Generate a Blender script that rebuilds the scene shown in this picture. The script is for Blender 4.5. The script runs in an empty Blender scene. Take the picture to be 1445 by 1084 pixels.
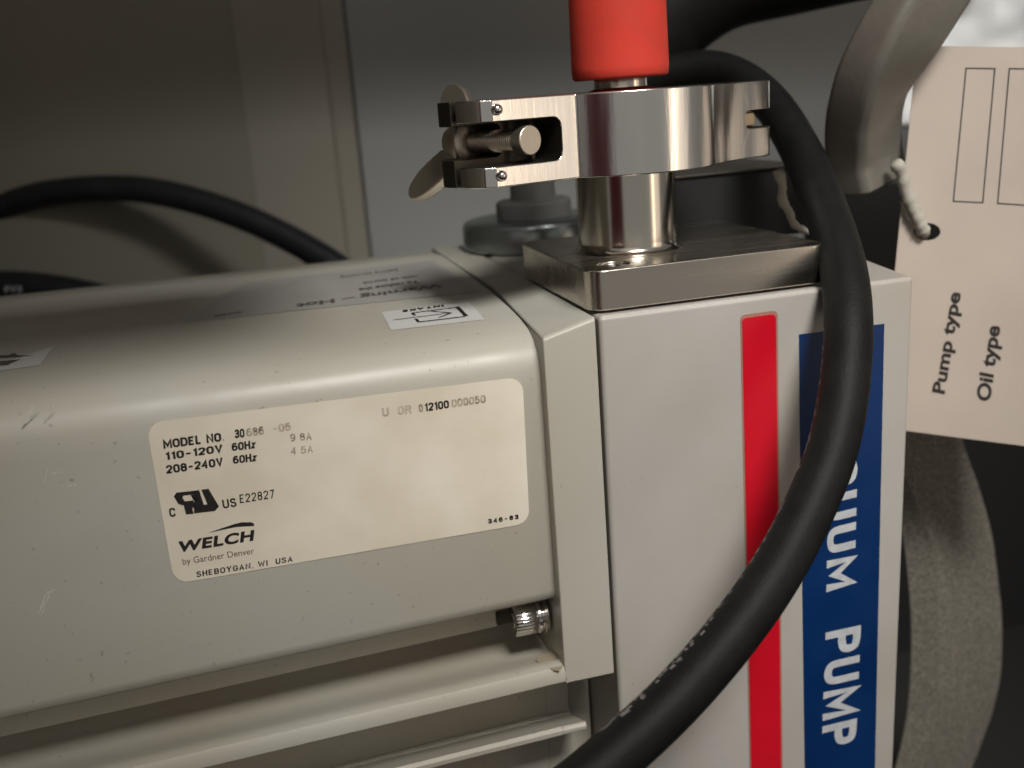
import bpy, bmesh, math, random
from mathutils import Vector, Matrix, noise as mnoise
random.seed(7)
S = 0.001                                   # all numbers below are millimetres
scene = bpy.context.scene
COL = scene.collection

# ------------------------------------------------------------------ camera
F = 1500.0                                  # focal length in photo pixels (photo 1445 x 1084)
RC = ((0.96249, -0.26120, -0.07339), (-0.13810, -0.23965, -0.96099), (0.23342, 0.93508, -0.26672))
CP = Vector((-94.966, -279.025, 63.410))
def _orth(rows):
    a = Vector(rows[0]).normalized(); c = Vector(rows[2]); c = (c - a * a.dot(c)).normalized()
    b = c.cross(a); return a, b, c
RX, RY, RZ = _orth(RC)
cam = bpy.data.cameras.new('camera'); cam_o = bpy.data.objects.new('camera', cam); COL.objects.link(cam_o)
cam.sensor_width = 36; cam.lens = 36 * F / 1445
cam.clip_start = 0.01; cam.clip_end = 20
mw = Matrix.Identity(4)
for i in range(3):
    mw[i][0] = RX[i]; mw[i][1] = -RY[i]; mw[i][2] = -RZ[i]; mw[i][3] = CP[i] * S
cam_o.matrix_world = mw
cam.dof.use_dof = True; cam.dof.focus_distance = 0.305; cam.dof.aperture_fstop = 10
scene.camera = cam_o

# ------------------------------------------------------------------ world and lamps
w = bpy.data.worlds.new('World'); scene.world = w; w.use_nodes = True
bg = w.node_tree.nodes['Background']
# the open, warmly lit room lies on the camera's side (-Y); the cabinet's depth is dim
_n = w.node_tree.nodes; _l = w.node_tree.links
_tc = _n.new('ShaderNodeTexCoord'); _sx = _n.new('ShaderNodeSeparateXYZ'); _rp = _n.new('ShaderNodeValToRGB')
_mr = _n.new('ShaderNodeMapRange'); _mr.inputs['From Min'].default_value = 1; _mr.inputs['From Max'].default_value = -1
_l.new(_tc.outputs['Generated'], _sx.inputs[0]); _l.new(_sx.outputs['Y'], _mr.inputs[0]); _l.new(_mr.outputs[0], _rp.inputs[0])
_rp.color_ramp.elements[0].position = 0.35; _rp.color_ramp.elements[0].color = (0.42, 0.38, 0.35, 1)
_rp.color_ramp.elements[1].position = 0.95; _rp.color_ramp.elements[1].color = (1.0, 0.97, 0.92, 1)
_l.new(_rp.outputs[0], bg.inputs[0]); bg.inputs[1].default_value = 0.225
def lamp(name, loc, target, size, power, col, size_y=None, spread=None):
    l = bpy.data.lights.new(name, 'AREA'); l.energy = power; l.color = col
    l.shape = 'RECTANGLE'; l.size = size; l.size_y = size_y or size
    if spread: l.spread = math.radians(spread)
    o = bpy.data.objects.new(name, l); COL.objects.link(o)
    o.location = Vector(loc) * S
    o.rotation_euler = (Vector(target) - Vector(loc)).to_track_quat('-Z', 'Y').to_euler()
    return o
lamp('ceiling_light', (100, -720, 820), (85, 20, -10), 0.34, 0.58, (1.0, 0.98, 0.93), 0.24, spread=32)
lamp('fill_light', (900, -700, 60), (60, 20, 30), 0.5, 0.26, (1.0, 0.84, 0.70), 0.9, spread=90)
lamp('fill_light', (760, -720, 60), (25, 38, 50), 0.05, 0.035, (1.0, 0.74, 0.48), 0.5, spread=60)  # added strip lamp, source unseen: draws a warm streak on the clamp ring
lamp('fill_light', (-250, -1000, 420), (-40, 0, -30), 0.9, 0.06, (1.0, 0.86, 0.72), 0.4, spread=80)  # added soft fill from the left, source unseen
scene.view_settings.view_transform = 'Standard'; scene.view_settings.look = 'None'
scene.view_settings.exposure = 0.07; scene.view_settings.gamma = 1.0

# ------------------------------------------------------------------ pixel -> place on a real plane
def ray(u, v):
    return RX * ((u - 722.5) / F) + RY * ((v - 542) / F) + RZ
def on_y(u, v, y):
    d = ray(u, v); return CP + d * ((y - CP.y) / d.y)
def on_z(u, v, z):
    d = ray(u, v); return CP + d * ((z - CP.z) / d.z)
def at_d(u, v, dist):
    return CP + ray(u, v) * dist

# ------------------------------------------------------------------ materials
def mat(name, color, rough=0.5, metal=0.0, bump=0.0, bscale=400, var=0.0, vscale=30, coat=0.0, aniso=None,
        var_col=None, detail=6, spec=0.5, stretch=None, rvar=0.0, specks=0.0):
    m = bpy.data.materials.new(name); m.use_nodes = True
    nt = m.node_tree; n = nt.nodes; L = nt.links; b = n['Principled BSDF']
    b.inputs['Base Color'].default_value = (*color, 1); b.inputs['Roughness'].default_value = rough
    b.inputs['Metallic'].default_value = metal
    b.inputs['Specular IOR Level'].default_value = spec
    b.inputs['Coat Weight'].default_value = coat; b.inputs['Coat Roughness'].default_value = 0.12
    geo = n.new('ShaderNodeNewGeometry'); vec = geo.outputs['Position']
    if stretch:
        mp = n.new('ShaderNodeMapping'); mp.inputs['Scale'].default_value = stretch
        L.new(vec, mp.inputs[0]); vec = mp.outputs[0]
    def nz(scale, det=detail):
        t = n.new('ShaderNodeTexNoise'); t.inputs['Scale'].default_value = scale; t.inputs['Detail'].default_value = det
        L.new(vec, t.inputs['Vector']); return t
    if var:
        t = nz(vscale); r = n.new('ShaderNodeValToRGB'); L.new(t.outputs[0], r.inputs[0])
        r.color_ramp.elements[0].position = 0.35; r.color_ramp.elements[1].position = 0.68
        vc = var_col or tuple(c * (1 - var) for c in color)
        r.color_ramp.elements[0].color = (*vc, 1); r.color_ramp.elements[1].color = (*color, 1)
        L.new(r.outputs[0], b.inputs['Base Color'])
    if specks:
        t = n.new('ShaderNodeTexNoise'); t.inputs['Scale'].default_value = 520; t.inputs['Detail'].default_value = 2; L.new(vec, t.inputs['Vector'])
        r2 = n.new('ShaderNodeValToRGB'); r2.color_ramp.elements[0].position = .70; r2.color_ramp.elements[1].position = .76
        t3 = n.new('ShaderNodeTexNoise'); t3.inputs['Scale'].default_value = 14; t3.inputs['Detail'].default_value = 5; L.new(vec, t3.inputs['Vector'])
        r3 = n.new('ShaderNodeValToRGB'); r3.color_ramp.elements[0].position = .42; r3.color_ramp.elements[1].position = .72
        r3.color_ramp.elements[1].color = (.55, .55, .55, 1)
        L.new(t.outputs[0], r2.inputs[0]); L.new(t3.outputs[0], r3.inputs[0])
        src = b.inputs['Base Color'].links[0].from_socket
        m1 = n.new('ShaderNodeMixRGB'); m1.inputs[2].default_value = (0.36, 0.31, 0.235, 1); L.new(src, m1.inputs[1]); L.new(r3.outputs[0], m1.inputs[0])
        mm = n.new('ShaderNodeMath'); mm.operation = 'MULTIPLY'; mm.inputs[1].default_value = specks; L.new(r2.outputs[0], mm.inputs[0])
        m2 = n.new('ShaderNodeMixRGB'); m2.inputs[2].default_value = (0.16, 0.13, 0.10, 1); L.new(m1.outputs[0], m2.inputs[1]); L.new(mm.outputs[0], m2.inputs[0])
        L.new(m2.outputs[0], b.inputs['Base Color'])
    if rvar:
        t = nz(vscale * 2); mr = n.new('ShaderNodeMapRange'); L.new(t.outputs[0], mr.inputs[0])
        mr.inputs['From Min'].default_value = .3; mr.inputs['From Max'].default_value = .7
        mr.inputs['To Min'].default_value = max(.02, rough - rvar); mr.inputs['To Max'].default_value = rough + rvar
        L.new(mr.outputs[0], b.inputs['Roughness'])
    if bump:
        t = nz(bscale, 3); bp = n.new('ShaderNodeBump'); bp.inputs['Strength'].default_value = bump
        bp.inputs['Distance'].default_value = 0.0004; L.new(t.outputs[0], bp.inputs['Height'])
        L.new(bp.outputs[0], b.inputs['Normal'])
    return m
M = {}
M['paint'] = mat('cream_paint', (0.485, 0.468, 0.415), 0.41, bump=0.16, bscale=260, var=0.07, vscale=28, rvar=0.08, specks=.5)
M['paint_box'] = mat('warm_grey_paint', (0.435, 0.412, 0.388), 0.36, bump=0.14, bscale=420, var=0.05, vscale=22, rvar=0.07, specks=.35)
M['label'] = mat('label_film', (0.80, 0.73, 0.62), 0.42, var=0.16, vscale=38, var_col=(0.68, 0.61, 0.49), detail=4)
M['sticker'] = mat('sticker_film', (0.58, 0.57, 0.55), 0.4)
M['sticker_clear'] = mat('hazy_sticker_film', (0.40, 0.385, 0.365), 0.34, var=0.1, vscale=50)
M['ink'] = mat('black_ink', (0.015, 0.013, 0.012), 0.5)
M['ink_thin'] = mat('thin_black_ink', (0.10, 0.085, 0.07), 0.5)
M['ink_fade'] = mat('faded_ink', (0.16, 0.13, 0.10), 0.5, var=0.5, vscale=700, var_col=(0.50, 0.43, 0.33))
M['ink_ghost'] = mat('ghost_ink', (0.36, 0.31, 0.24), 0.5, var=0.5, vscale=600, var_col=(0.58, 0.50, 0.39))
M['smudge'] = mat('ink_smudge', (0.50, 0.44, 0.34), 0.5)
M['red_film'] = mat('red_film', (0.62, 0.006, 0.02), 0.24, var=.14, vscale=18, rvar=.08)
M['red_edge'] = mat('red_film_border', (0.36, 0.17, 0.13), 0.4)
M['blue_film'] = mat('blue_film', (0.002, 0.027, 0.118), 0.26, var=.25, vscale=20, rvar=.09)
M['white_print'] = mat('white_print', (0.55, 0.57, 0.60), 0.4, var=0.2, vscale=300)
M['alu'] = mat('polished_aluminium', (0.80, 0.78, 0.74), 0.20, 1.0, bump=0.16, bscale=420, rvar=0.05, vscale=90, stretch=(1, 1, .12))
M['alu_dull'] = mat('dull_cast_aluminium', (0.72, 0.69, 0.62), 0.30, 1.0, bump=0.22, bscale=500)
M['steel'] = mat('brushed_steel', (0.60, 0.55, 0.48), 0.26, 1.0, bump=0.06, bscale=900, stretch=(0.06, 1, 1), rvar=.06, vscale=60)
M['tube_steel'] = mat('polished_steel', (0.66, 0.62, 0.55), 0.17, 1.0, bump=0.04, bscale=200, stretch=(1, 1, .1))
M['dark_steel'] = mat('dark_steel', (0.30, 0.27, 0.23), 0.30, 1.0, bump=0.1, bscale=900)
M['nickel'] = mat('nickel_plate', (0.74, 0.67, 0.56), 0.42, 1.0, bump=0.12, bscale=600)
M['chrome'] = mat('bright_zinc', (0.78, 0.74, 0.72), 0.16, 1.0)
M['alu_shade'] = mat('shade_dark_aluminium', (0.09, 0.08, 0.066), 0.45, 1.0, bump=.2, bscale=700)  # darker aluminium: shade of the clamp slots and back half put into the colour
M['brass'] = mat('worn_brass', (0.62, 0.50, 0.33), 0.34, 1.0, bump=0.1, bscale=500)
M['cap'] = mat('grey_cap_paint', (0.34, 0.37, 0.37), 0.26, 0.9, bump=.05)
M['cap_top'] = mat('grey_plastic', (0.17, 0.165, 0.16), 0.55, bump=.05)
M['rubber'] = mat('black_rubber', (0.008, 0.008, 0.0075), 0.58, bump=0.3, bscale=900, var=.4, vscale=140, spec=.2)
M['rubber_worn'] = mat('worn_dark_rubber', (0.022, 0.022, 0.026), 0.48, bump=0.2, bscale=600, var=.3, vscale=90)
M['scuff'] = mat('grey_scuffed_print', (0.20, 0.18, 0.185), 0.6)
M['red_rubber'] = mat('red_rubber', (0.66, 0.042, 0.022), 0.8, bump=0.2, bscale=500, var=.25, vscale=45, rvar=.1)
M['handle'] = mat('bronze_grey_paint', (0.15, 0.138, 0.118), 0.36, bump=0.25, bscale=420, var=.12, vscale=90)
M['tag'] = mat('beige_card', (0.53, 0.45, 0.385), 0.5, bump=0.5, bscale=28, var=.10, vscale=26)
M['tag_ink'] = mat('card_print', (0.02, 0.018, 0.018), 0.5)
M['string'] = mat('white_string', (0.40, 0.375, 0.32), 0.7, bump=.3, bscale=900)
M['cast'] = mat('sandy_cast_grey', (0.21, 0.19, 0.158), 0.9, bump=1.0, bscale=1300, var=.55, vscale=800)
M['wall'] = mat('taupe_cabinet_paint', (0.265, 0.25, 0.20), 0.55, var=.06, vscale=6)
M['wall_post'] = mat('post_paint', (0.32, 0.30, 0.25), 0.5, var=.05, vscale=6)
M['wall_blue'] = mat('blue_grey_cabinet_paint', (0.37, 0.375, 0.37), 0.5, var=.06, vscale=6)
M['black'] = mat('matt_black', (0.010, 0.010, 0.011), 0.6)
M['white_bag'] = mat('white_plastic', (0.85, 0.87, 0.88), 0.5, bump=.5, bscale=60)
M['stain'] = mat('brown_oil_stain', (0.30, 0.25, 0.165), 0.4, var=.4, vscale=260, var_col=(0.36, 0.31, 0.22))
M['scratch'] = mat('scratched_paint', (0.60, 0.57, 0.52), 0.6)
M['maroon'] = mat('maroon_cloth', (0.55, 0.11, 0.16), 0.9)
M['bench'] = mat('bench_top', (0.025, 0.024, 0.022), 0.6)

# ------------------------------------------------------------------ builders
def link(name, me, m, parent=None, smooth=False, bevel=0, bseg=3, bangle=35, kind=None, label=None):
    for v in me.vertices: v.co = v.co            # mm for now
    if len(me.vertices):
        xs = [v.co.x for v in me.vertices]; ys = [v.co.y for v in me.vertices]; zs = [v.co.z for v in me.vertices]
        c = Vector(((min(xs) + max(xs)) / 2, (min(ys) + max(ys)) / 2, min(zs)))
    else: c = Vector((0, 0, 0))
    for v in me.vertices: v.co = (v.co - c) * S
    o = bpy.data.objects.new(name, me); COL.objects.link(o)
    if m: me.materials.clear(); me.materials.append(M[m])
    base = Vector((0, 0, 0)); p = parent
    while p: base += p.location; p = p.parent
    o.location = c * S - base; o.parent = parent
    if smooth or bevel:
        for p in me.polygons: p.use_smooth = True
    if bevel:
        b = o.modifiers.new('bevel', 'BEVEL'); b.width = bevel * S; b.segments = bseg
        b.limit_method = 'ANGLE'; b.angle_limit = math.radians(bangle); b.harden_normals = True
    if kind: o['kind'] = kind
    if label: o['label'] = label
    me.update()
    return o
def mesh(verts, faces, fix=True):
    me = bpy.data.meshes.new('m'); me.from_pydata([tuple(v) for v in verts], [], faces); me.validate()
    if fix:
        bm = bmesh.new(); bm.from_mesh(me); bmesh.ops.recalc_face_normals(bm, faces=bm.faces); bm.to_mesh(me); bm.free()
    return me
def extrude(poly, vec):
    """closed prism from a 3-D polygon swept along vec"""
    n = len(poly); a = [Vector(p) for p in poly]; b = [p + Vector(vec) for p in a]
    faces = [tuple(range(n))[::-1], tuple(range(n, 2 * n))] + [(i, (i + 1) % n, n + (i + 1) % n, n + i) for i in range(n)]
    return mesh(a + b, faces)
def loft(A, B):
    n = len(A)
    faces = [tuple(range(n))[::-1], tuple(range(n, 2 * n))] + [(i, (i + 1) % n, n + (i + 1) % n, n + i) for i in range(n)]
    return mesh(list(A) + list(B), faces)
def box(x0, x1, y0, y1, z0, z1):
    return extrude([(x0, y0, z0), (x1, y0, z0), (x1, y0, z1), (x0, y0, z1)], (0, y1 - y0, 0))
def sheet(poly, vec=None):
    return mesh([Vector(p) for p in poly], [tuple(range(len(poly)))], fix=False)
def lathe(prof, origin, axis=(0, 0, 1), seg=64, wob=0):
    """prof = [(r, h)], closed at r=0"""
    ax = Vector(axis).normalized(); q = ax.to_track_quat('Z', 'Y'); o = Vector(origin)
    vs = []; fs = []; rings = []
    for r, h in prof:
        if r < 1e-6:
            rings.append([len(vs)]); vs.append(o + ax * h)
        else:
            idx = []
            for k in range(seg):
                a = 2 * math.pi * k / seg
                rr = r * (1 + wob * (k % 2))
                idx.append(len(vs)); vs.append(o + q @ Vector((rr * math.cos(a), rr * math.sin(a), h)))
            rings.append(idx)
    for A, B in zip(rings, rings[1:]):
        for k in range(seg):
            k2 = (k + 1) % seg
            if len(A) == 1 and len(B) == 1: break
            if len(A) == 1: fs.append((A[0], B[k], B[k2]))
            elif len(B) == 1: fs.append((A[k], B[0], A[k2]))
            else: fs.append((A[k], B[k], B[k2], A[k2]))
    return mesh(vs, fs)
def spline(pts, n=8):
    P = [Vector(p) for p in pts]; P = [P[0] * 2 - P[1]] + P + [P[-1] * 2 - P[-2]]; out = []
    for i in range(1, len(P) - 2):
        for k in range(n):
            t = k / n; a, b, c, d = P[i - 1:i + 3]
            out.append(0.5 * ((2 * b) + (c - a) * t + (2 * a - 5 * b + 4 * c - d) * t * t + (-a + 3 * b - 3 * c + d) * t ** 3))
    out.append(P[-2]); return out
def tube(pts, rad, seg=20, n=8, jitter=0.0, prof=None, up=None):
    C_ = spline(pts, n) if n > 1 else [Vector(p) for p in pts]
    R_ = rad if isinstance(rad, (list, tuple)) else None
    vs = []; fs = []; N = len(C_); ref = Vector(up) if up else None; prev = None
    for i, c in enumerate(C_):
        t = (C_[min(i + 1, N - 1)] - C_[max(i - 1, 0)]).normalized()
        if ref: a = ref - t * ref.dot(t)
        elif prev is None: a = t.orthogonal()
        else: a = prev - t * prev.dot(t)
        a.normalize(); prev = a; b = t.cross(a)
        r = R_[0] + (R_[1] - R_[0]) * i / (N - 1) if R_ else rad
        r *= 1 + (random.uniform(-jitter, jitter) if jitter else 0)
        if prof:
            for (pa, pb) in prof: vs.append(c + a * pa * r + b * pb * r)
        else:
            for k in range(seg):
                q = 2 * math.pi * k / seg; vs.append(c + a * math.cos(q) * r + b * math.sin(q) * r)
    sg = len(prof) if prof else seg
    for i in range(N - 1):
        for k in range(sg):
            k2 = (k + 1) % sg
            fs.append((i * sg + k, (i + 1) * sg + k, (i + 1) * sg + k2, i * sg + k2))
    fs.append(tuple(range(sg))); fs.append(tuple(range((N - 1) * sg, N * sg)))
    return mesh(vs, fs)
def join(*mes):
    bm = bmesh.new()
    for m_ in mes: bm.from_mesh(m_)
    me = bpy.data.meshes.new('m'); bm.to_mesh(me); bm.free(); return me
def cut(me, *cutters):
    """boolean difference, evaluated on the spot; the cutters do not stay in the scene"""
    o = bpy.data.objects.new('tmp', me); COL.objects.link(o); tmp = []
    for c in cutters:
        co = bpy.data.objects.new('tmpc', c); COL.objects.link(co); tmp.append(co)
        b = o.modifiers.new('b', 'BOOLEAN'); b.operation = 'DIFFERENCE'; b.object = co; b.solver = 'EXACT'
    dg = bpy.context.evaluated_depsgraph_get(); dg.update()
    res = bpy.data.meshes.new_from_object(o.evaluated_get(dg), depsgraph=dg)
    for t in tmp + [o]: bpy.data.objects.remove(t)
    return res
def rrect(w_, h_, r, n=5, cx=0, cy=0):
    pts = []; n = max(n, 1)
    for (sx, sy, a0) in ((1, 1, 0), (-1, 1, 90), (-1, -1, 180), (1, -1, 270)):
        for k in range(n + 1):
            a = math.radians(a0 + 90 * k / n)
            pts.append((cx + sx * (w_ / 2 - r) + r * math.cos(a), cy + sy * (h_ / 2 - r) + r * math.sin(a)))
    return pts
# real lettering from the built-in font
def raw_text(s, bold=0.0, space=1.0):
    cu = bpy.data.curves.new('t', 'FONT'); cu.body = s; cu.size = 1; cu.offset = bold; cu.space_character = space
    cu.resolution_u = 4
    o = bpy.data.objects.new('t', cu); COL.objects.link(o)
    dg = bpy.context.evaluated_depsgraph_get(); dg.update()
    me = bpy.data.meshes.new_from_object(o.evaluated_get(dg), depsgraph=dg)
    bpy.data.objects.remove(o); bpy.data.curves.remove(cu)
    return me
_cap = {}
def text(s, p0, p1, ptop, bold=0.0, space=1.0, off=(0, 0, 0), slant=0.0, capc='H'):
    """p0 / p1 baseline ends, ptop top of the first capital; all 3-D, in mm"""
    me = raw_text(s, bold, space)
    if (bold, capc) not in _cap:
        h = raw_text(capc, bold); _cap[(bold, capc)] = (min(v.co.y for v in h.vertices), max(v.co.y for v in h.vertices))
    y0, y1 = _cap[(bold, capc)]
    x0 = min(v.co.x for v in me.vertices); x1 = max(v.co.x for v in me.vertices)
    p0, p1, ptop, off = Vector(p0), Vector(p1), Vector(ptop), Vector(off)
    ex = p1 - p0; ey = ptop - p0
    for v in me.vertices:
        a = (v.co.x - x0) / (x1 - x0); b = (v.co.y - y0) / (y1 - y0)
        v.co = p0 + ex * a + ey * b + ex.normalized() * slant * b * ey.length + off
    return me
# a condensed stroke alphabet for the printed lettering
def _sp(*p): return [(q.x, q.y) for q in spline([(a, b, 0) for a, b in p], 5)]
_O = _sp((.25, 1), (.07, .93), (0, .74), (0, .5), (0, .26), (.07, .07), (.25, 0), (.43, .07), (.5, .26), (.5, .5), (.5, .74), (.43, .93), (.25, 1))
GL = {
 'M': (.66, [[(0, 0), (0, 1), (.33, .22), (.66, 1), (.66, 0)]]), 'O': (.5, [_O]), '0': (.46, [[(x * .92, y) for x, y in _O]]),
 'D': (.5, [[(0, 0), (0, 1)], [(0, 1), (.2, 1)] + _sp((.25, 1), (.43, .92), (.5, .72), (.5, .5), (.5, .28), (.43, .08), (.25, 0)) + [(0, 0)]]),
 'E': (.42, [[(.42, 1), (0, 1), (0, 0), (.42, 0)], [(0, .52), (.36, .52)]]), 'L': (.4, [[(0, 1), (0, 0), (.4, 0)]]),
 'N': (.5, [[(0, 0), (0, 1), (.5, 0), (.5, 1)]]), '.': (.06, [[(0, .0), (.06, .0)]]), ',': (.06, [[(.05, .03), (.0, -.14)]]),
 '1': (.22, [[(0, .78), (.2, .98), (.2, 0)]]), '–': (.42, [[(0, .45), (.42, .45)]]), '-': (.26, [[(0, .45), (.26, .45)]]),
 '2': (.46, [_sp((0, .72), (.05, .92), (.23, 1), (.41, .92), (.46, .74), (.40, .55), (.18, .28), (0, 0.02)) + [(0, 0), (.46, 0)]]),
 '3': (.46, [_sp((0, .78), (.07, .94), (.23, 1), (.40, .93), (.44, .76), (.38, .59), (.2, .53)) + _sp((.2, .53), (.40, .45), (.46, .26), (.39, .06), (.22, 0), (.05, .07), (0, .24))]),
 '4': (.48, [[(.36, 0), (.36, 1), (0, .3), (.48, .3)]]),
 '5': (.46, [[(.43, 1), (.05, 1), (.02, .52)] + _sp((.02, .52), (.2, .63), (.38, .58), (.46, .34), (.38, .07), (.2, 0), (.05, .06), (0, .2))]),
 '6': (.46, [_sp((.43, .84), (.34, .97), (.2, 1), (.05, .86), (0, .5), (.03, .12), (.22, 0), (.40, .08), (.46, .3), (.40, .53), (.22, .6), (.06, .5), (.01, .38))]),
 '7': (.44, [[(0, 1), (.44, 1), (.14, 0)]]),
 '8': (.46, [_sp((.23, .54), (.05, .63), (.02, .8), (.1, .95), (.23, 1), (.36, .95), (.44, .8), (.41, .63), (.23, .54), (.04, .43), (0, .24), (.08, .06), (.23, 0), (.38, .06), (.46, .24), (.42, .43), (.23, .54))]),
 '9': (.46, [_sp((.03, .14), (.12, .03), (.26, 0), (.41, .14), (.46, .5), (.43, .88), (.24, 1), (.06, .92), (0, .7), (.06, .47), (.24, .4), (.40, .5), (.45, .62))]),
 'V': (.54, [[(0, 1), (.27, 0), (.54, 1)]]), 'H': (.48, [[(0, 0), (0, 1)], [(.48, 0), (.48, 1)], [(0, .52), (.48, .52)]]),
 'z': (.34, [[(0, .66), (.34, .66), (0, 0), (.34, 0)]]), 'A': (.54, [[(0, 0), (.27, 1), (.54, 0)], [(.1, .3), (.44, .3)]]),
 'C': (.5, [_sp((.5, .70), (.44, .92), (.25, 1), (.07, .93), (0, .74), (0, .5), (0, .26), (.07, .07), (.25, 0), (.44, .08), (.5, .3))]),
 'U': (.5, [[(0, 1)] + _sp((0, .35), (.02, .16), (.1, .04), (.25, 0), (.40, .04), (.48, .16), (.5, .35)) + [(.5, 1)]]),
 'P': (.5, [[(0, 0), (0, 1)], [(0, 1), (.2, 1)] + _sp((.25, 1), (.44, .94), (.5, .74), (.44, .53), (.25, .46)) + [(0, .46)]]),
 'S': (.48, [_sp((.46, .76), (.40, .94), (.24, 1), (.07, .94), (.02, .77), (.09, .60), (.26, .52), (.42, .43), (.48, .24), (.41, .06), (.23, 0), (.06, .07), (0, .26))]),
 'B': (.48, [[(0, 0), (0, 1)], [(0, 1), (.2, 1)] + _sp((.25, 1), (.40, .95), (.45, .78), (.40, .6), (.25, .54)) + [(0.03, .54)], [(.2, .54)] + _sp((.26, .54), (.42, .47), (.48, .27), (.42, .06), (.25, 0)) + [(0, 0)]]),
 'Y': (.54, [[(0, 1), (.27, .46), (.54, 1)], [(.27, .46), (.27, 0)]]), 'I': (.04, [[(.02, 0), (.02, 1)]]),
 'R': (.5, [[(0, 0), (0, 1)], [(0, 1), (.2, 1)] + _sp((.25, 1), (.42, .94), (.48, .75), (.42, .56), (.25, .5)) + [(0, .5)], [(.28, .5), (.5, 0)]]),
 'G': (.5, [_sp((.5, .72), (.44, .92), (.25, 1), (.07, .93), (0, .74), (0, .5), (0, .26), (.07, .07), (.25, 0), (.42, .06), (.5, .22)) + [(.5, .46), (.28, .46)]]),
 'T': (.5, [[(0, 1), (.5, 1)], [(.25, 1), (.25, 0)]]), 'K': (.5, [[(0, 0), (0, 1)], [(.5, 1), (0.05, .45), (.5, 0)]]),
 'W': (.8, [[(0, 1), (.2, 0), (.4, .85), (.6, 0), (.8, 1)]]), ' ': (.22, [])}
def strip(path, th, lay):
    P = [Vector((a, b, 0)) for a, b in path]
    P = [p for i, p in enumerate(P) if i == 0 or (p - P[i - 1]).length > 1e-4]
    closed = (P[0] - P[-1]).length < 1e-3 and len(P) > 3
    if closed: P = P[:-1]
    n = len(P); L_ = []; R_ = []
    for i, p in enumerate(P):
        d0 = (p - P[i - 1]).normalized() if (i or closed) else None
        d1 = (P[(i + 1) % n] - p).normalized() if (i < n - 1 or closed) else None
        if d0 is None: d0 = d1
        if d1 is None: d1 = d0
        m_ = Vector((-(d0 + d1).y, (d0 + d1).x, 0))
        if m_.length < 1e-6: m_ = Vector((-d0.y, d0.x, 0))
        m_.normalize(); k = 1 / max(.5, m_.dot(Vector((-d0.y, d0.x, 0))))
        L_.append(p + m_ * th / 2 * k); R_.append(p - m_ * th / 2 * k)
    vs = [v + Vector((0, 0, lay)) for v in L_ + R_]
    fs = [(i, (i + 1) % n, n + (i + 1) % n, n + i) for i in range(n if closed else n - 1)]
    return vs, fs
def stext(s, p0, p1, ptop, th=.23, gap=.29, slant=0.0):
    """stroke lettering between two baseline ends; th and gap are fractions of the capital height"""
    V = []; Fs = []; x = 0
    for ci, ch in enumerate(s):
        w_, paths = GL[ch]
        for k, pth in enumerate(paths):
            pp = [(a, th / 2 + b * (1 - th)) for a, b in pth]
            if pth[0] != pth[-1]:           # stems run the full height
                for e_, nx2 in ((0, 1), (-1, -2)):
                    if pth[e_][1] in (0, 1) and abs(pth[e_][0] - pth[nx2][0]) < .6 * abs(pth[e_][1] - pth[nx2][1]): pp[e_] = (pp[e_][0], pth[e_][1])
            vs, fs = strip(pp, th, .004 * ((ci + k) % 2))
            o_ = len(V); V += [Vector((v.x + x, v.y, v.z)) for v in vs]; Fs += [tuple(o_ + q for q in f) for f in fs]
        x += w_ + (gap if ch != ' ' else gap * .7)
    x0 = min(v.x for v in V); x1 = max(v.x for v in V)
    p0, p1, ptop = Vector(p0), Vector(p1), Vector(ptop); ex = p1 - p0; ey = ptop - p0; nn = ex.cross(ey).normalized()
    return mesh([p0 + ex * ((v.x - x0) / (x1 - x0)) + ey * v.y + ex.normalized() * slant * v.y * ey.length + nn * v.z * 4 for v in V], Fs, False)
def thing(name, label, cat, loc, group=None):
    o = bpy.data.objects.new(name, None); COL.objects.link(o); o.location = Vector(loc) * S
    o.empty_display_size = 0.01
    o['label'] = label; o['category'] = cat
    if group: o['group'] = group
    return o
def tag(o, label, cat, group=None):
    o['label'] = label; o['category'] = cat
    if group: o['group'] = group
    return o

# ================================================================== the setting
link('cabinet_floor', box(-900, 1200, -700, 420, -308, -300), 'bench', kind='structure')
xa_ = on_y(350, 200, 342).x
link('cabinet_wall', box(-700, xa_, 345, 360, -300, 420), 'wall', kind='structure')
xa = on_y(350, 200, 342).x; xb = on_y(470, 200, 342).x; xs_ = on_y(509, 200, 345).x
link('shade_roof', box(-700, 900, 130, 380, 236, 250), 'wall', kind='structure')  # added out of view, keeps the lamp off the upper rear walls
link('shade_fascia', box(-700, -12, -24, -10, 186, 240), 'wall_post', bevel=2, kind='structure')  # added out-of-view blocker that shades the left rear wall
link('shade_side', box(-302, -290, -130, 343, -300, 234), 'wall', kind='structure')  # unseen panel added to darken the motor's left end
link('shade_bar', box(-288, -66, -78, -18, 124, 150), 'wall_post', bevel=3, kind='structure')  # unseen bar added to cast a soft shadow band over the motor top
link('cabinet_post', extrude([(xa, 344.5, -300), (xb, 343.4, -300), (xb + 3, 349, -300), (xs_ - 1.5, 350, -300), (xs_ - 1.5, 362, -300), (xa, 362, -300)], (0, 0, 720)), 'wall_post', bevel=0.6, kind='structure')
link('cabinet_side_wall', extrude([(xs_, 352, -300), (430, 352, -300), (430, 366, -300), (xs_, 366, -300)], (0, 0, 720)), 'wall_blue', bevel=1.5, kind='structure')
pd = link('dark_zone_panel', box(on_y(1150, 300, 250).x, 600, 250, 262, -300, on_y(1250, 262, 250).z), 'black', bevel=1, kind='structure')  # black panel standing in for the dark zone behind the pump

# ================================================================== the pump
PUMP = thing('vacuum_pump', 'cream painted vacuum pump with white rating label and red and blue stripes on its front', 'vacuum pump', (-60, 85, -300))
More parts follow.
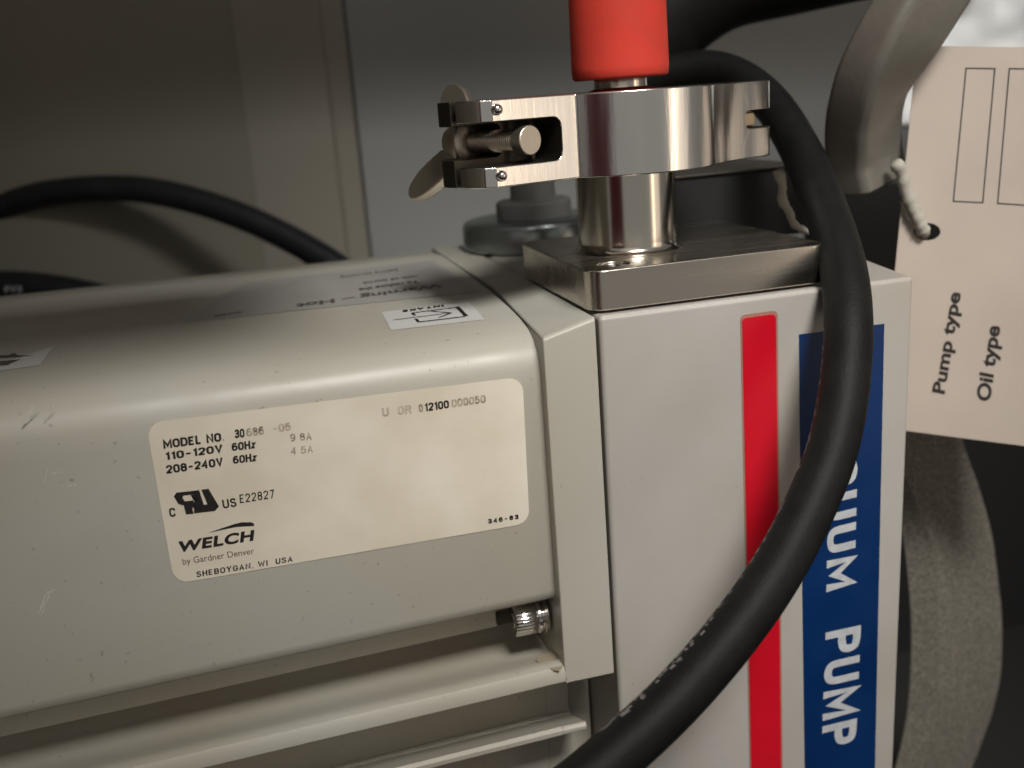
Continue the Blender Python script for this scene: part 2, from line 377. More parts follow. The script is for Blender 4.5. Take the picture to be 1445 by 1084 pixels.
# motor housing: a long casting with a recess along its foot
prof = [(9, -88.6), (20.5, -91.2), (22, -93.5), (22.3, -99.5), (23.2, -102.6), (27, -104.4), (35, -105.4), (37, -110), (33, -112.8), (20, -112.8), (13, -111.2), (7, -109),
        (3, -108.2), (0.9, -108.6), (0, -110.2), (0.1, -113.4),
        (3, -114.2), (25, -115.0), (26.5, -117.5), (26.5, -140.6), (25, -141.8), (9, -134.8), (7.8, -135.6), (8, -137.2), (12, -140), (27, -144.5), (28, -170), (27, -298),
        (170, -298), (178, -150), (179, -30), (177, -12), (172, -4), (163, 0.0), (140, 1.2), (100, 0.8), (60, -0.4), (36, -1.8), (24, -3.0), (15, -4.6),
        (9.6, -6.8), (6.6, -10), (5.2, -14.5), (5, -20), (5, -84.5), (5.6, -87.2), (7, -88.4)]
def lift_k(x, y): return -(x + 15) * 0.007 * min(1, max(0, (y - 36) / 80))
def sections(pr, xs):
    vs = []; n = len(pr)
    for x in xs: vs += [Vector((x, y, z)) for y, z in pr]
    fs = [tuple(range(n)), tuple(range((len(xs) - 1) * n, len(xs) * n))]
    for i in range(len(xs) - 1):
        for k in range(n): fs.append((i * n + k, (i + 1) * n + k, (i + 1) * n + (k + 1) % n, i * n + (k + 1) % n))
    return mesh(vs, fs)
hs = sections(prof, [-262 + 246.6 * k / 20 for k in range(21)])
for v_ in hs.vertices:                     # the foot of the casting drops a little towards its far end
    if v_.co.z < -60: v_.co.z += (v_.co.x + 45) * 0.026 * min(1, (-60 - v_.co.z) / 26)
    if v_.co.z > -40 and v_.co.y > 36: v_.co.z += lift_k(v_.co.x, v_.co.y)
pk = extrude([(x, 6.5, z) for x, z in rrect(15.5, 13.4, 3.2, cx=-23.2, cy=-96.6)], (0, 28, 0))
hs = cut(hs, pk)
link('motor_housing', hs, 'paint', PUMP, bevel=0.6, bseg=2, bangle=40)
# flange between motor and pump block
A = [(-15.6, 0, -113.5), (-15.6, 0, -5.0), (-15.2, 1.0, -4.3), (-12.0, 71, -0.9), (-13.5, 120, 0.1), (-13, 174, 0.1), (-13, 176, -113.5)]
B = [(0.35, 0, -113.5), (0.35, 0, -0.9), (0.35, 0.8, -0.15), (0.35, 71, 0.15), (0.35, 120, 0.2), (0.35, 174, 0.2), (0.35, 176, -113.5)]
link('end_flange', loft(A, B), 'paint', PUMP, bevel=0.8, bseg=3, bangle=30)
lr = [(y, z) for y, z in prof[15:28]] + [(110, -298), (110, -113.4)]
link('lower_rail', extrude([(-15.4, y, z + .77) for y, z in lr], (8.2, 0, 0)), 'paint', PUMP, bevel=0.5)
link('lower_bracket', box(-7, 0.8, 29, 120, -298, -114.2), 'paint', PUMP, bevel=0.6)
# pump block (oil case)
oc = link('oil_case', loft([(1.5, 0, -298), (1.5, 0, -0.4), (1.5, 80, -0.4), (1.5, 80, -298)], [(98.6, 0, -298), (103.2, 0, -0.6), (109, 33, -0.4), (109, 34, -298)]), 'paint_box', PUMP, bevel=1.4, bseg=4, bangle=30)
link('rear_block', box(1.5, 92, 80.3, 178, -298, 0.1), 'paint', PUMP, bevel=2)
# cast side disc on the far side
rows = [(500, 1170, 1190, 1285), (550, 1200, 1220, 1322), (600, 1225, 1246, 1350), (640, 1242, 1266, 1364), (690, 1264, 1291, 1382), (735, 1281, 1309, 1395), (762, 1289, 1320, 1401), (800, 1294, 1327, 1406), (860, 1299, 1330, 1413), (900, 1300, 1330, 1414),
        (950, 1299, 1329, 1412), (1000, 1295, 1325, 1402), (1040, 1288, 1318, 1388), (1084, 1277, 1308, 1371), (1130, 1262, 1293, 1345), (1190, 1240, 1262, 1300)]
rows += [(1250, 1210, 1222, 1240), (1330, 1170, 1180, 1190)]
rr0 = spline([Vector((r[1], r[2], r[3])) for r in rows], 3); rv0 = spline([Vector((r[0], 0, 0)) for r in rows], 3)
vs = []; fs = []
for q, vv in zip(rr0, rv0):
    v = vv.x; a, b_, c_ = q
    p1 = on_y(a - 14, v, 79); p2 = on_y(b_ - 6, v, 75); p4 = on_y(c_, v, 82); p5 = Vector((p4.x - 1, 112, p4.z)); p6 = on_y(a + 16, v, 112)
    vs += [p1, p2, p4, p5, p6]
nr = len(rr0)
for i in range(nr - 1):
    for k in range(5):
        fs.append((i * 5 + k, i * 5 + (k + 1) % 5, (i + 1) * 5 + (k + 1) % 5, (i + 1) * 5 + k))
fs += [tuple(range(5)), tuple(range((nr - 1) * 5, nr * 5))]
cd = link('cast_cover', mesh(vs, fs), 'cast', PUMP, bevel=1.2, bseg=3, bangle=28)
# stripes
def plane_film(pts, y, name, m, parent, th=0.25):
    return link(name, extrude([(x, y, z) for x, z in pts], (0, -th, 0)), m, parent)
def film_rr(x0, x1, z1, z0, dx, r, y):
    P = rrect(x1 - x0, z1 - z0, r, 4, (x0 + x1) / 2, (z0 + z1) / 2)
    return [(x + dx * (z1 - z) / (z1 - z0), z) for x, z in P]
plane_film(film_rr(45.0, 57.2, -5.3, -218, 1.0, 1.6, 0), 0.05, 'red_stripe_border', 'red_edge', PUMP, 0.15)
plane_film(film_rr(45.6, 56.5, -6.3, -217.5, 1.0, 1.3, 0), -0.05, 'red_stripe', 'red_film', PUMP, 0.25)
bs = plane_film([(64.2, -13.6), (93.2, -14.0), (93.1, -218), (66.8, -218)], 0.05, 'blue_stripe', 'blue_film', PUMP, 0.25)
def ty(u, v, y): return on_y(u, v, y)
yb = -0.26
t1 = stext('VACUUM', ty(1171, 552, yb), ty(1166, 836, yb), ty(1213, 543, yb), th=.215, gap=.38)
t2 = stext('PUMP', ty(1165, 893, yb), ty(1159.5, 1058, yb), ty(1215, 882, yb), th=.215, gap=.38)
for t_ in (t1, t2): link('lettering', t_, 'white_print', bs)
# rating label
Y0 = 4.95
tl, tr, br, bl = on_y(206, 597, 5), on_y(737, 532, 5), on_y(747, 738, 5), on_y(246, 824, 5)
lx0 = (tl.x + bl.x) / 2; lx1 = (tr.x + br.x) / 2; lz1 = (tl.z + tr.z) / 2; lz0 = (br.z + bl.z) / 2
print('label rect', lx0, lx1, lz0, lz1, tl, tr, br, bl)
pts = rrect(1, 1, 0.0, 0)
def quad_rr(tl, tr, br, bl, r, n=5):
    W = (tr - tl).length; H = (tl - bl).length
    out = []
    for (x, y) in rrect(W, H, r, n, W / 2, H / 2):
        a = x / W; b = y / H
        out.append(bl * (1 - a) * (1 - b) + br * a * (1 - b) + tr * a * b + tl * (1 - a) * b)
    return out
lab = link('rating_label', extrude([(p.x, Y0, p.z) for p in quad_rr(tl, tr, br, bl, 4.2)], (0, -0.15, 0)), 'label', PUMP)
yl = 4.74
def T(s, a, b, c, **k):
    return text(s, on_y(*a, yl), on_y(*b, yl), on_y(*c, yl), **k)
def T(s, a, b, c, **k):
    return text(s, on_y(*a, yl), on_y(*b, yl), on_y(*c, yl), **k)
def G(s, a, b, c, **k):
    return stext(s, on_y(*a, yl), on_y(*b, yl), on_y(*c, yl), **k)
blk = (
    G('MODEL NO.', (230.8, 633.6), (316, 622.5), (229.3, 621.0)),
    G('30', (331.5, 618.9), (345.5, 617.0), (330.5, 606.5)),
    G('110–120V', (234.2, 649.6), (315, 638.2), (232.9, 638.6)),
    G('60Hz', (327.4, 637), (362, 632.3), (326.6, 625.5)),
    G('208–240V', (235, 669), (315.5, 657.6), (233.4, 657.0)),
    G('60Hz', (329, 655), (363.6, 650.4), (328.2, 643.8)),
    G('C', (239.4, 729.9), (248.4, 729.1), (238, 717.2), th=.2),
    G('US', (315, 718), (334.4, 714.9), (313, 705.6), th=.18),
    G('E22827', (338.8, 710.5), (387.8, 702.8), (337.5, 698.2), th=.15, gap=.3),
    T('WELCH', (250, 780.3), (357.4, 763.2), (248.5, 765.0), bold=0.045, space=1.12, slant=0.18),
    G('SHEBOYGAN, WI  USA', (277.3, 814.8), (413.1, 792.6), (276.8, 806.8), th=.18, gap=.34),
    G('12100', (600, 581), (634, 576.0), (599, 569.4)),
    G('346–83', (688.8, 739.4), (732, 732.6), (688.4, 732.6), th=.26, gap=.5))
def Z(x, y): return on_y(220 + x * .2582, 560 + y * .2582, yl)
def plate_poly(pp): return sheet([Z(*p) for p in pp])
ru = join(
    plate_poly([(98, 545), (112, 524), (215, 513), (221, 532), (150, 541), (146, 553), (158, 572), (140, 592), (122, 586)]),
    plate_poly([(158, 572), (205, 566), (212, 588), (206, 598), (140, 592)]),
    plate_poly([(190, 537), (221, 532), (232, 566), (205, 566)]),
    plate_poly([(212, 513), (236, 510), (262, 590), (247, 600), (240, 634), (208, 638)]),
    plate_poly([(150, 590), (206, 588), (200, 612), (206, 639), (165, 644)]),
    plate_poly([(200, 588), (214, 588), (224, 620), (206, 612)]),
    plate_poly([(262, 590), (282, 588), (345, 600), (322, 625), (240, 634), (236, 600)]),
    plate_poly([(248, 508), (288, 503), (345, 600), (282, 590)]))
swoosh = join(plate_poly([(282, 745), (430, 695), (470, 686), (520, 686), (535, 692), (538, 702), (535, 707), (440, 712), (350, 730)]))
for t_ in blk: link('text_line', t_, 'ink', lab)
link('certification_mark', ru, 'ink', lab)
link('logo_swoosh', swoosh, 'ink', lab)
link('text_line', join(T('by Gardner Denver', (258.2, 797), (359, 781.5), (256.7, 788.5), bold=0.0)), 'ink_thin', lab)
for t_ in (
    G('0', (591.4, 582.2), (597.4, 581.4), (590.3, 570.9)),
    G('000050', (637.5, 575.4), (685.7, 568.4), (636.7, 564.0)),
    G('686', (348, 616.6), (373, 613.2), (347, 604.6)),
    G('9 8A', (409.8, 623.3), (440.2, 620.7), (409, 612.6), th=.17),
    G('4 5A', (409.8, 642.1), (442, 638.8), (409.3, 631.6), th=.17)): link('faded_text', t_, 'ink_fade', lab)
for t_ in (
    G('U  0R', (539.6, 588.7), (581.2, 583.6), (538.6, 576.3)),
    G('–05', (386, 611), (411, 607.6), (385, 599.3))): link('faded_text', t_, 'ink_ghost', lab)
# stickers on the motor top (they follow the curved casting)
def top_z(y):
    P = [(179, -30), (177, -12), (172, -4), (163, 0.0), (140, 1.2), (100, 0.8), (60, -0.4), (36, -1.8), (24, -3.0), (15, -4.6), (9.6, -6.8)]
    for (ya, za), (yb_, zb) in zip(P, P[1:]):
        if yb_ <= y <= ya: return za + (zb - za) * (ya - y) / (ya - yb_)
    return -3
def lift_z(x, y): return top_z(y) + lift_k(x, y)
def on_top(u, v, lift=0.12):
    z = -1.0
    for _ in range(6):
        p = on_z(u, v, z); z = lift_z(p.x, p.y)
    return Vector((p.x, p.y, z + lift))
def top_sheet(c4, m, name, parent, lift=0.12, n=8):
    tl, tr, br, bl = [on_top(*c) for c in c4]; vs = []; fs = []
    for i in range(n + 1):
        for j in range(n + 1):
            a = i / n; b = j / n
            p = bl * (1 - a) * (1 - b) + br * a * (1 - b) + tr * a * b + tl * (1 - a) * b
            vs.append((p.x, p.y, lift_z(p.x, p.y) + lift))
    for i in range(n):
        for j in range(n):
            q = i * (n + 1) + j; fs.append((q, q + n + 1, q + n + 2, q + 1))
    return link(name, mesh(vs, fs, False), m, parent, smooth=True)
big = top_sheet([(345, 400), (610, 368), (676, 412), (255, 456)], 'sticker_clear', 'warning_label', PUMP, 0.14)
def TT(s, a, b, c, **k):
    return text(s, on_top(*a, 0.25), on_top(*b, 0.25), on_top(*c, 0.25), **k)
for t_ in (
    TT('Warning – Hot', (622, 401), (418, 430), (625, 406), bold=.03),
    TT('To reduce the', (590, 396), (506, 408), (592, 400), bold=.03),
    TT('risk of burns', (588, 389), (512, 399), (590, 392), bold=.02),
    TT('before servicing', (560, 380), (480, 391), (562, 383), bold=.0),
    TT('do not touch', (340, 440), (302, 446), (342, 443), bold=.02)): link('text_line', t_, 'ink_thin', big)
ist = top_sheet([(538, 441), (662, 427), (684, 452), (552, 467)], 'sticker', 'intake_sticker', PUMP, 0.15)
def tp(x, y): return on_top(250 + x * .3114, 340 + y * .3114, 0.30)
def bar(pts_, wd):
    out = []
    for a, b in zip(pts_, pts_[1:]):
        a = tp(*a); b = tp(*b); d = (b - a).normalized(); nrm = Vector((-d.y, d.x, 0)) * wd / 2
        out.append(sheet([a - nrm, b - nrm, b + nrm, a + nrm]))
    return out
link('text_line', stext('INTAKE', on_top(626, 431.3, .3), on_top(568, 439, .3), on_top(626.6, 433.9, .3), th=.24, gap=.34), 'ink', ist)
link('inlet_symbol', join(
    *bar([(1268, 302), (1310, 345)], 1.3), *bar([(1275, 304), (1065, 330), (1078, 341)], .8), *bar([(1305, 347), (1095, 372), (1082, 358)], .9),
    *bar([(980, 362), (1240, 330)], .5), *bar([(1150, 322), (1243, 330), (1185, 352)], .6)), 'ink', ist)
lst = top_sheet([(-30, 524), (76, 489), (56, 516), (-30, 528)], 'sticker', 'caution_sticker', PUMP, 0.15)
link('warning_symbol', join(*[sheet([on_top(a, b, .25), on_top(c, d, .25), on_top(e, f, .25)]) for a, b, c, d, e, f in ((-20, 502, 48, 503, 0, 506), (-10, 512, 30, 508, 10, 516), (8, 504, 20, 499, 30, 505), (-20, 519, 15, 516, -5, 513))]), 'ink_thin', lst)
# socket head screw in its pocket
scr = link('socket_screw', lathe([(0, 0), (2.4, 0), (2.4, -0.2), (4.7, -0.2), (5.1, -0.8), (5.1, -7), (4.9, -7.3), (0, -7.3)], (-27.3, 15.2, -97), (-1, 0, 0), 72, wob=0.03), 'chrome', PUMP, bevel=0.15, bseg=1)
link('washer', lathe([(0, 0), (5.0, 0), (5.4, .3), (5.4, 1.3), (4.6, 1.6), (4.6, 2.0), (5.6, 2.3), (5.6, 3.6), (0, 3.6)], (-20.0, 15.2, -97), (1, 0, 0), 48), 'chrome', scr, bevel=.15, bseg=1)
# oil stain sheet at the recess end and scratches on the paint
# filler cap
capo = link('filler_cap', lathe([(0, 0.4), (27.5, 0.4), (28.6, 1.6), (28.6, 9.6), (27.6, 11.6), (25.5, 12.2), (0, 12.2)], (24.5, 146, 0), seg=72), 'cap', PUMP, bevel=0.4, bseg=2)
link('cap_grip', lathe([(0, 12), (15.2, 12), (15.5, 13), (15.5, 18.4), (14.8, 19.2), (9.3, 19.6), (9.0, 34), (0, 34)], (26, 146, 0), seg=48), 'cap_top', capo, bevel=0.4)
# inlet plate with welded tube
pl = extrude([(x, y, 0.45) for x, y in rrect(76, 74, 5.5, 8, cx=38.2, cy=40)], (0, 0, 11.7))
cb = lathe([(0, -5), (4.6, -5), (4.6, 5), (0, 5)], (11, 12.2, 12.2), seg=40)
pl = cut(pl, cb)
plate = link('inlet_plate', pl, 'steel', PUMP, bevel=0.5, bseg=3)
link('plate_screw', lathe([(0, -.4), (1.6, -.4), (2.0, .6), (3.7, .6), (4.0, .2), (4.0, -3.6), (0, -3.6)], (11, 12.2, 11.0), seg=40), 'chrome', plate)
TC = Vector((25.5, 38, 0))
link('inlet_tube', lathe([(0, 12), (17.8, 12), (17.0, 12.3), (16.1, 12.9), (15.65, 13.8), (15.5, 14.8), (15.5, 15.4), (15.5, 40.2), (15.5, 40.8), (20, 43), (20, 47), (12, 47)], TC, seg=96), 'tube_steel', plate, smooth=True)
# lifting handle
hp = []
hc = [(1338, -62), (1297, 5), (1262, 62), (1234, 112), (1220, 160), (1219, 215), (1228, 262)]
hd = [(340, 0), (342, 0), (346, 0), (354, 0), (364, 0), (374, 0), (378, 0)]
hpts = [at_d(u, v, d[0]) for (u, v), d in zip(hc, hd)]
hprof = rrect(25.0, 17, 3.4, 5)
hv = tube(hpts, 1.0, prof=[(b, a) for a, b in hprof], n=8, up=(-0.35, 1, 0.0))
link('lifting_handle', hv, 'handle', PUMP, smooth=True, bevel=3.5, bseg=4, bangle=60)
# oily stain on the ledge by the flange
sp = []
for k in range(22):
    a = 2 * math.pi * k / 22; q = random.uniform(1.0, 1.7)
    sp.append((min(-15.75, -18.4 + 3.6 * q * math.cos(a)), 6.3 + 4.6 * q * math.sin(a)))
def ledge_z(x, y): return (-108.6 - max(0, y - 3) * .1) + (x + 45) * 0.026 + .12
link('oil_stain', sheet([(x, y, ledge_z(x, y)) for x, y in sp]), 'stain', PUMP)
# scratches in the paint
def yf(u, v): return on_y(u, v, 4.93)
sc = []
for (a, b, wd) in (((54, 866), (66, 836), .5), ((58, 868), (70, 838), .28), ((66, 836), (77, 833), .5), ((30, 600), (50, 570), .5), ((60, 590), (72, 571), .4), ((73, 668), (88, 666), .35), ((95, 686), (108, 685), .35), ((62, 680), (66, 662), .3)):
    p, q = yf(*a), yf(*b); n_ = 6; d = (q - p).normalized(); nr_ = Vector((-d.z, 0, d.x)); up_ = []; dn_ = []
    for k in range(n_ + 1):
        c = p.lerp(q, k / n_) + nr_ * random.uniform(-.25, .25); w2 = wd * random.uniform(.15, .6)
        up_.append(c + nr_ * w2); dn_.append(c - nr_ * w2)
    sc.append(sheet(up_ + dn_[::-1]))
for t_ in sc: link('paint_scratch', t_, 'scratch', PUMP)
# black connection housing behind the inlet plate
hx0 = on_y(950, 245, 96).x
hz = on_y(1000, 247, 96).z
HB = tag(link('sheet_housing', box(hx0, 126, 96, 150, 0.5, hz), 'black', bevel=0.8), 'low black box behind the steel inlet plate under the clamp', 'box')
link('top_sheet', box(hx0 - 2, 119, 94.5, 152, hz + 0.1, hz + 0.8), 'dark_steel', HB, bevel=0.2)

# ================================================================== clamp
PH = math.radians(20); TL_ = math.radians(-0.5)
E1 = Vector((math.cos(PH), math.sin(PH), math.tan(TL_))).normalized(); N1 = Vector((math.sin(PH), -math.cos(PH), 0)); U1 = E1.cross(-N1)
CC = Vector((24.8, 38, 49.3))
def K(s, t, z): return CC + E1 * s + N1 * t + U1 * z
def kpoly(pl, z0, z1):
    return loft([K(s, t, z0) for s, t in pl], [K(s, t, z1) for s, t in pl])
CL = thing('hinged_clamp', 'shiny aluminium ring clamp with wing nut gripping the inlet tube below the red sleeve', 'clamp', K(0, 0, -11.3))
a0 = math.asin(13.2 / 30.5); a1 = math.radians(60)
def half(sign, H=11.3):
    out = [(-60.5, 1.2), (-60.8, 5), (-60.3, 8), (-58.6, 10.9), (-55.9, 12.6), (-31, 13.2)]
    for k in range(33):
        a = math.pi - a0 - (math.pi - a0 - a1) * k / 32
        q = 30.5 - 1.0 * k / 32
        out.append((q * math.cos(a), q * math.sin(a)))
    out += [(18.5, 24.4), (22.5, 22.6), (27, 21.0), (32, 19.9), (37, 19.2), (45.6, 18.6), (47.8, 17.4), (48.8, 15.2), (48.8, 1.2)]
    for k in range(25):
        a = math.pi * k / 24
        out.append((21.5 * math.cos(a), max(1.2, 21.5 * math.sin(a))))
    return kpoly([(s, t * sign) for s, t in out], -H - 0.9, H)
def slot(s0, s1, hz_, r, t0, t1, dz=0):
    P = rrect(s1 - s0, 2 * hz_, r, 5, (s0 + s1) / 2, dz)
    return loft([K(s, t0, z) for s, z in P], [K(s, t1, z) for s, z in P])
hf = cut(half(1), slot(-80, -33.2, 5.9, 2.6, -1, 30, -.6), slot(34.5, 70, 2.7, 1.9, 7, 30, -.2))
front = link('front_half', hf, 'alu', CL, bevel=0.45, bseg=3, bangle=25)
hf.materials.append(M['alu_shade'])
for p in hf.polygons:                       # slot walls take the darker aluminium, their shade put into the colour
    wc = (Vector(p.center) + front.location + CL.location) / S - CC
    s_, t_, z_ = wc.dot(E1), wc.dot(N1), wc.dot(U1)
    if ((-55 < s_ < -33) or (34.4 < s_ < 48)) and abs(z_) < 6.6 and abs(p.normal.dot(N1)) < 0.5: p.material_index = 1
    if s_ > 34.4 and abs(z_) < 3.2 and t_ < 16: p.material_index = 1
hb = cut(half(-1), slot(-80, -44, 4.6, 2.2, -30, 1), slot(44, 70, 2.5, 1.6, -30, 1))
link('back_half', hb, 'alu_shade', CL, bevel=0.45, bseg=2, bangle=25)  # shade of the rear half is in this darker colour
for zz in (8.6, -9.0):
    link('rivet', lathe([(0, 2.0), (0.8, 1.85), (1.35, 1.3), (1.55, 0.4), (1.5, -0.6), (0, -0.6)], K(-54.6, 12.7, zz), N1, 20), 'chrome', front, smooth=True)
link('hinge_link', slot(35.0, 41.0, 2.25, 1.5, 7.5, 17.6, -.2), 'brass', CL, bevel=0.6)
bo = K(-43.6, 12.6, -.3); be = K(-46.2, -12.5, -0.4); bd = (be - bo).normalized(); bl_ = (be - bo).length
bolt = link('swing_bolt', lathe([(0, 0), (3.85, 0), (4.1, .25), (4.1, 4), (3.3, 4.2)] + [(3.3 if k % 2 else 2.9, 4.7 + k * .45) for k in range(int((bl_ - 1) / .45))] + [(3.2, bl_ + 4), (0, bl_ + 4)], bo, bd, 40), 'nickel', CL, bevel=.12, bseg=1)
link('cross_pin', lathe([(0, -5.8), (1.0, -5.8), (1.0, 5.8), (0, 5.8)], K(-38.6, 6, -.3), U1, 16), 'alu_dull', CL, smooth=True)
# wing nut
nb = be
rr_ = (U1 * math.cos(math.radians(30)) + (U1.cross(bd)).normalized() * -math.sin(math.radians(30))).normalized()
if rr_.dot(E1) < 0: rr_ = (rr_ - 2 * E1 * rr_.dot(E1)).normalized()
rr_ = (rr_ - bd * rr_.dot(bd)).normalized(); ss_ = bd.cross(rr_)
nut = link('wing_nut', lathe([(3.4, -1), (7.4, -1), (7.8, -.4), (7.6, 1.5), (6.0, 5), (4.9, 9), (3.4, 9.4)], nb, bd, 40), 'nickel', CL, smooth=True)
for sg in (1, -1):
    P = [(0.5, 5), (2, 8.5), (5, 13), (9, 18), (13.5, 20.8), (16.5, 20.2), (17.8, 17), (16.2, 12), (12.5, 7), (9, 3.5)]
    P = [(p.x * 1.25, p.y * .92) for p in spline([(a, b, 0) for a, b in P], 3)]
    lo = [nb + bd * a + rr_ * (b * sg) - ss_ * (2.5 - .05 * b) for a, b in P]; hi = [nb + bd * a + rr_ * (b * sg) + ss_ * (2.5 - .05 * b) for a, b in P]
    link('wing', loft(lo, hi), 'nickel', nut, bevel=1.1, bseg=3)

# ================================================================== red sleeve and its stem
RS = thing('red_rubber_sleeve', 'bright red rubber sleeve standing on a short steel stem above the clamp', 'hose', TC + Vector((0, 0, 60.4)))
rv = lathe([(8.4, 64.6), (13.9, 64.1), (14.6, 64.8), (14.8, 67.5), (14.5, 88), (14.6, 150), (8.4, 150)], TC, seg=96)
link('sleeve', rv, 'red_rubber', RS, smooth=True)
link('stem', lathe([(0, 60.3), (11, 60.3), (10, 60.9), (8.3, 61.4), (8.2, 62), (8.2, 80), (0, 80)], TC, seg=64), 'tube_steel', RS, bevel=.1)

# ================================================================== cables
cp = [(900, 120, 420), (945, 103, 415), (1000, 97, 408), (1047, 112, 398), (1091, 150, 382), (1130, 213, 362), (1163, 292, 338), (1188, 372, 319), (1197, 450, 306), (1192, 540, 298), (1174, 635, 291), (1136, 730, 284), (1090, 815, 277), (1029, 900, 270), (952, 988, 264), (866, 1068, 258), (780, 1136, 252), (670, 1200, 246)]
PC = [at_d(*c) for c in cp]
CAB = tag(link('power_cord', tube(PC, 6.9, seg=36, n=10), 'rubber', smooth=True), 'thick black rubber cord curving down in front of the red and blue stripes', 'cord')
# dark hose end up behind the sleeve
hosep = [at_d(900, 62, 440), at_d(945, 12, 438), at_d(1015, -34, 436), at_d(1110, -58, 434), at_d(1230, -84, 430), at_d(1380, -110, 430)]
tag(link('black_hose', tube(hosep, [22, 22.5], seg=36, n=8), 'rubber', smooth=True), 'fat black hose crossing the top edge behind the red sleeve and the grey handle', 'hose')
# far cord behind the motor
fc = [(-60, 322, 570), (0, 293, 570), (60, 275, 566), (130, 267, 562), (200, 268, 558), (270, 282, 552), (340, 305, 546), (405, 335, 540), (465, 370, 534), (520, 412, 528), (560, 455, 522)]
tag(link('thin_cord', tube([at_d(*c) for c in fc], 7.0, seg=28, n=8), 'rubber_worn', smooth=True), 'dark cord arching over the far edge of the motor in front of the taupe wall', 'cord')
lc = [(-90, 402, 560), (-30, 404, 556), (30, 405, 552), (90, 412, 548), (160, 428, 544), (230, 450, 540)]
LC = tag(link('printed_cord', tube([at_d(*c) for c in lc], 8.2, seg=28, n=8), 'rubber_worn', smooth=True), 'black cord with white lettering lying low at the left edge behind the motor', 'cord')
link('lettering', text('FY3', at_d(7, 413, 541), at_d(31, 413, 540.5), at_d(7, 404, 541), bold=.02), 'white_print', LC)
# worn print along the cord's left flank
C_ = spline(PC, 10); sc = []
for i in range(62, 150):
    p = C_[i]; t = (C_[i + 1] - C_[i - 1]).normalized(); vd = (CP - p).normalized()
    side = vd.cross(t).normalized()
    if side.dot(RX) > 0: side = -side
    for _ in range(3):
        if random.random() < .30: continue
        an = math.radians(random.uniform(12, 36)); c0_ = side * math.cos(an) + vd * math.sin(an); up_ = t.cross(c0_)
        q = p + t * random.uniform(-1.5, 1.5); l_ = random.uniform(.4, 1.1); h_ = random.uniform(.3, .9)
        pts_ = []
        for (a, b) in ((-l_, -h_), (l_, -h_ * .6), (l_ * .8, h_), (-l_ * .9, h_ * .8)):
            d_ = (c0_ * 6.9 + up_ * b).normalized(); pts_.append(q + d_ * 6.97 + t * a)
        sc.append(sheet(pts_))
sm_ = link('worn_print', join(*sc), 'scuff', CAB); sm_['kind'] = 'stuff'
# ================================================================== card tag
TG = thing('card_tag', 'beige card tag with printed boxes hanging by a string at the right edge', 'tag', on_y(1300, 600, 88))
# plane of the tag: nearly upright, its right side a little nearer
TO = on_y(1300, 400, 43); tn = Vector((-0.42, -0.905, 0.06)).normalized()
def on_tag(u, v, lift=0.0):
    d = ray(u, v); t = (TO - CP).dot(tn) / d.dot(tn); return CP + d * t + tn * lift
corner = [on_tag(1294, 65.0), on_tag(1560, 68), on_tag(1545, 642), on_tag(1241, 603)]
hole = [on_tag(1308 + 19 * math.cos(a), 327 + 12.5 * math.sin(a)) for a in [2 * math.pi * k / 28 for k in range(28)]]
hc_ = sum(hole, Vector()) / 28
card = extrude([c + tn * 0.25 for c in corner], -tn * 0.5)
card = cut(card, loft([h + tn * 3 for h in hole], [h - tn * 3 for h in hole]))
cardo = link('card', card, 'tag', TG)
def lines(pp, wd):
    out = []
    for a, b in zip(pp, pp[1:]):
        a = on_tag(*a, .34); b = on_tag(*b, .34); d = (b - a).normalized(); nn = d.cross(tn) * wd / 2
        out.append(sheet([a - nn - d * wd / 2, b - nn + d * wd / 2, b + nn + d * wd / 2, a + nn - d * wd / 2]))
    return out
tt1 = text('Pump type', on_tag(1332.8, 556.4, .34), on_tag(1356, 413.5, .34), on_tag(1314.8, 553, .34), bold=.032)
tt2 = text('Oil type', on_tag(1397, 567.5, .34), on_tag(1411.5, 461, .34), on_tag(1377, 563.5, .34), bold=.032)
for t_ in (join(*lines([(1363, 96.5), (1403.5, 97), (1386.5, 286), (1345, 284), (1363, 96.5)], .42)), join(*lines([(1424, 97), (1470, 98), (1452, 290), (1407.5, 287), (1424, 97)], .42))): link('printed_box', t_, 'tag_ink', cardo)
for t_ in (tt1, tt2): link('text_line', t_, 'tag_ink', cardo)
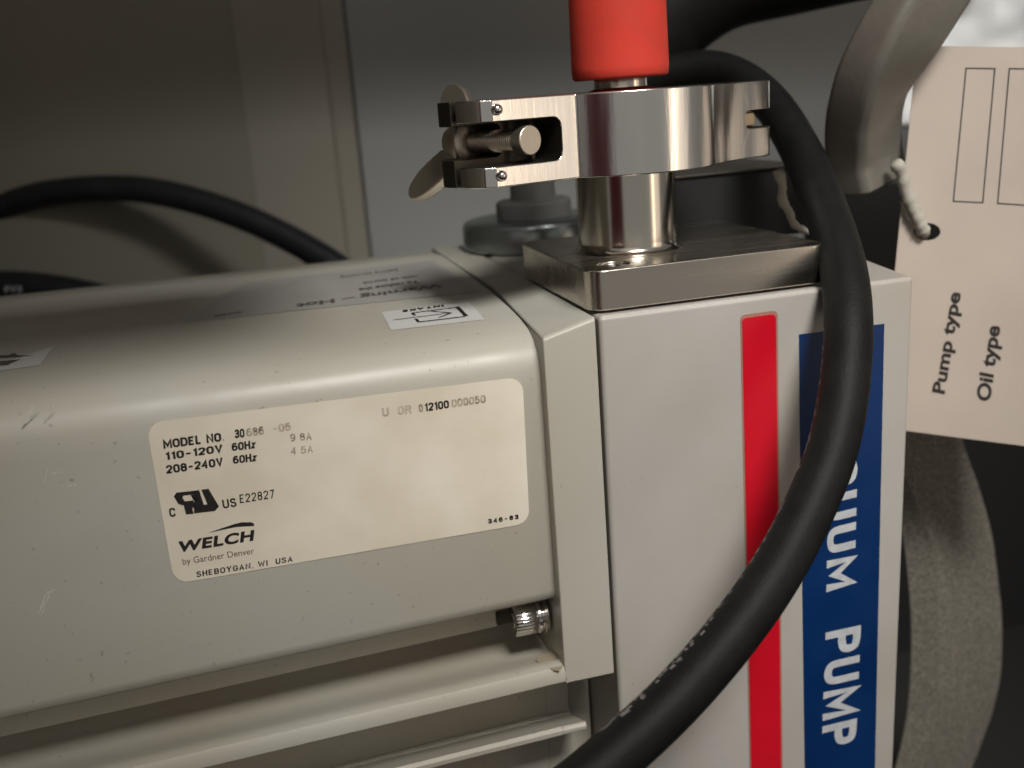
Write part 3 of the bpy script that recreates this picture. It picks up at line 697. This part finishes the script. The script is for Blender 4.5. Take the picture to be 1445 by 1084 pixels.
# string
ST = tag(link('tag_string', join(
    tube([on_tag(1259, 228, 6), on_tag(1268, 243, 5), on_tag(1276, 268, 3.5), on_tag(1287, 295, 3), on_tag(1296, 315, 2.6), on_tag(1302, 326, 1), on_tag(1306, 331, -5)], 2.2, seg=14, n=5, jitter=.2),
    tube([on_tag(1272, 285, 2), on_tag(1280, 305, 1.5), on_tag(1296, 322, 1.5)], 1.0, seg=10, n=4, jitter=.3)), 'string', smooth=True),
    'white twisted string running from the grey handle through the hole of the card tag', 'string')
tag(link('loose_string', tube([at_d(1098, 240, 372), at_d(1104, 262, 372), at_d(1104, 282, 371), at_d(1114, 300, 370), at_d(1122, 318, 369), at_d(1150, 331, 368)], [1.9, 1.1], seg=12, n=5, jitter=.22), 'string', smooth=True),
    'short white string hanging between the clamp end and the black cord', 'string')
# white bag behind the tag
vs = []; fs = []; n = 24
for i in range(n + 1):
    for j in range(n + 1):
        u = 1250 + 300 * i / n; v = -80 + 260 * j / n
        p = on_y(u, v, 125); p.y += 9 * mnoise.noise(p * 0.03) + 4 * mnoise.noise(p * 0.09)
        vs.append(p)
fs = [(i * (n + 1) + j, (i + 1) * (n + 1) + j, (i + 1) * (n + 1) + j + 1, i * (n + 1) + j + 1) for i in range(n) for j in range(n)]
wb = tag(link('plastic_bag', mesh(vs, fs, False), 'white_bag', smooth=True), 'crumpled white plastic bag behind the top of the card tag', 'bag')
so = wb.modifiers.new('thick', 'SOLIDIFY'); so.thickness = 0.0012

# the photographer's maroon cloth, an added stand-in for clothing, behind and left of the camera: seen only as a reflection in the polished metal
vs = []; nx_, nz_ = 80, 12
for i in range(nx_ + 1):
    for j in range(nz_ + 1):
        x = -1000 + 660 * i / nx_
        vs.append((x, -640 + 14 * math.sin(x * 0.06) + 6 * math.sin(x * .17 + j * .4), -430 + 620 * j / nz_))
fs = [(i * (nz_ + 1) + j, (i + 1) * (nz_ + 1) + j, (i + 1) * (nz_ + 1) + j + 1, i * (nz_ + 1) + j + 1) for i in range(nx_) for j in range(nz_)]
mc = tag(link('maroon_cloth', mesh(vs, fs, False), 'maroon', smooth=True), 'maroon cloth added out of view behind the camera, mirrored in the clamp and tube', 'cloth')
so = mc.modifiers.new('thick', 'SOLIDIFY'); so.thickness = 0.003
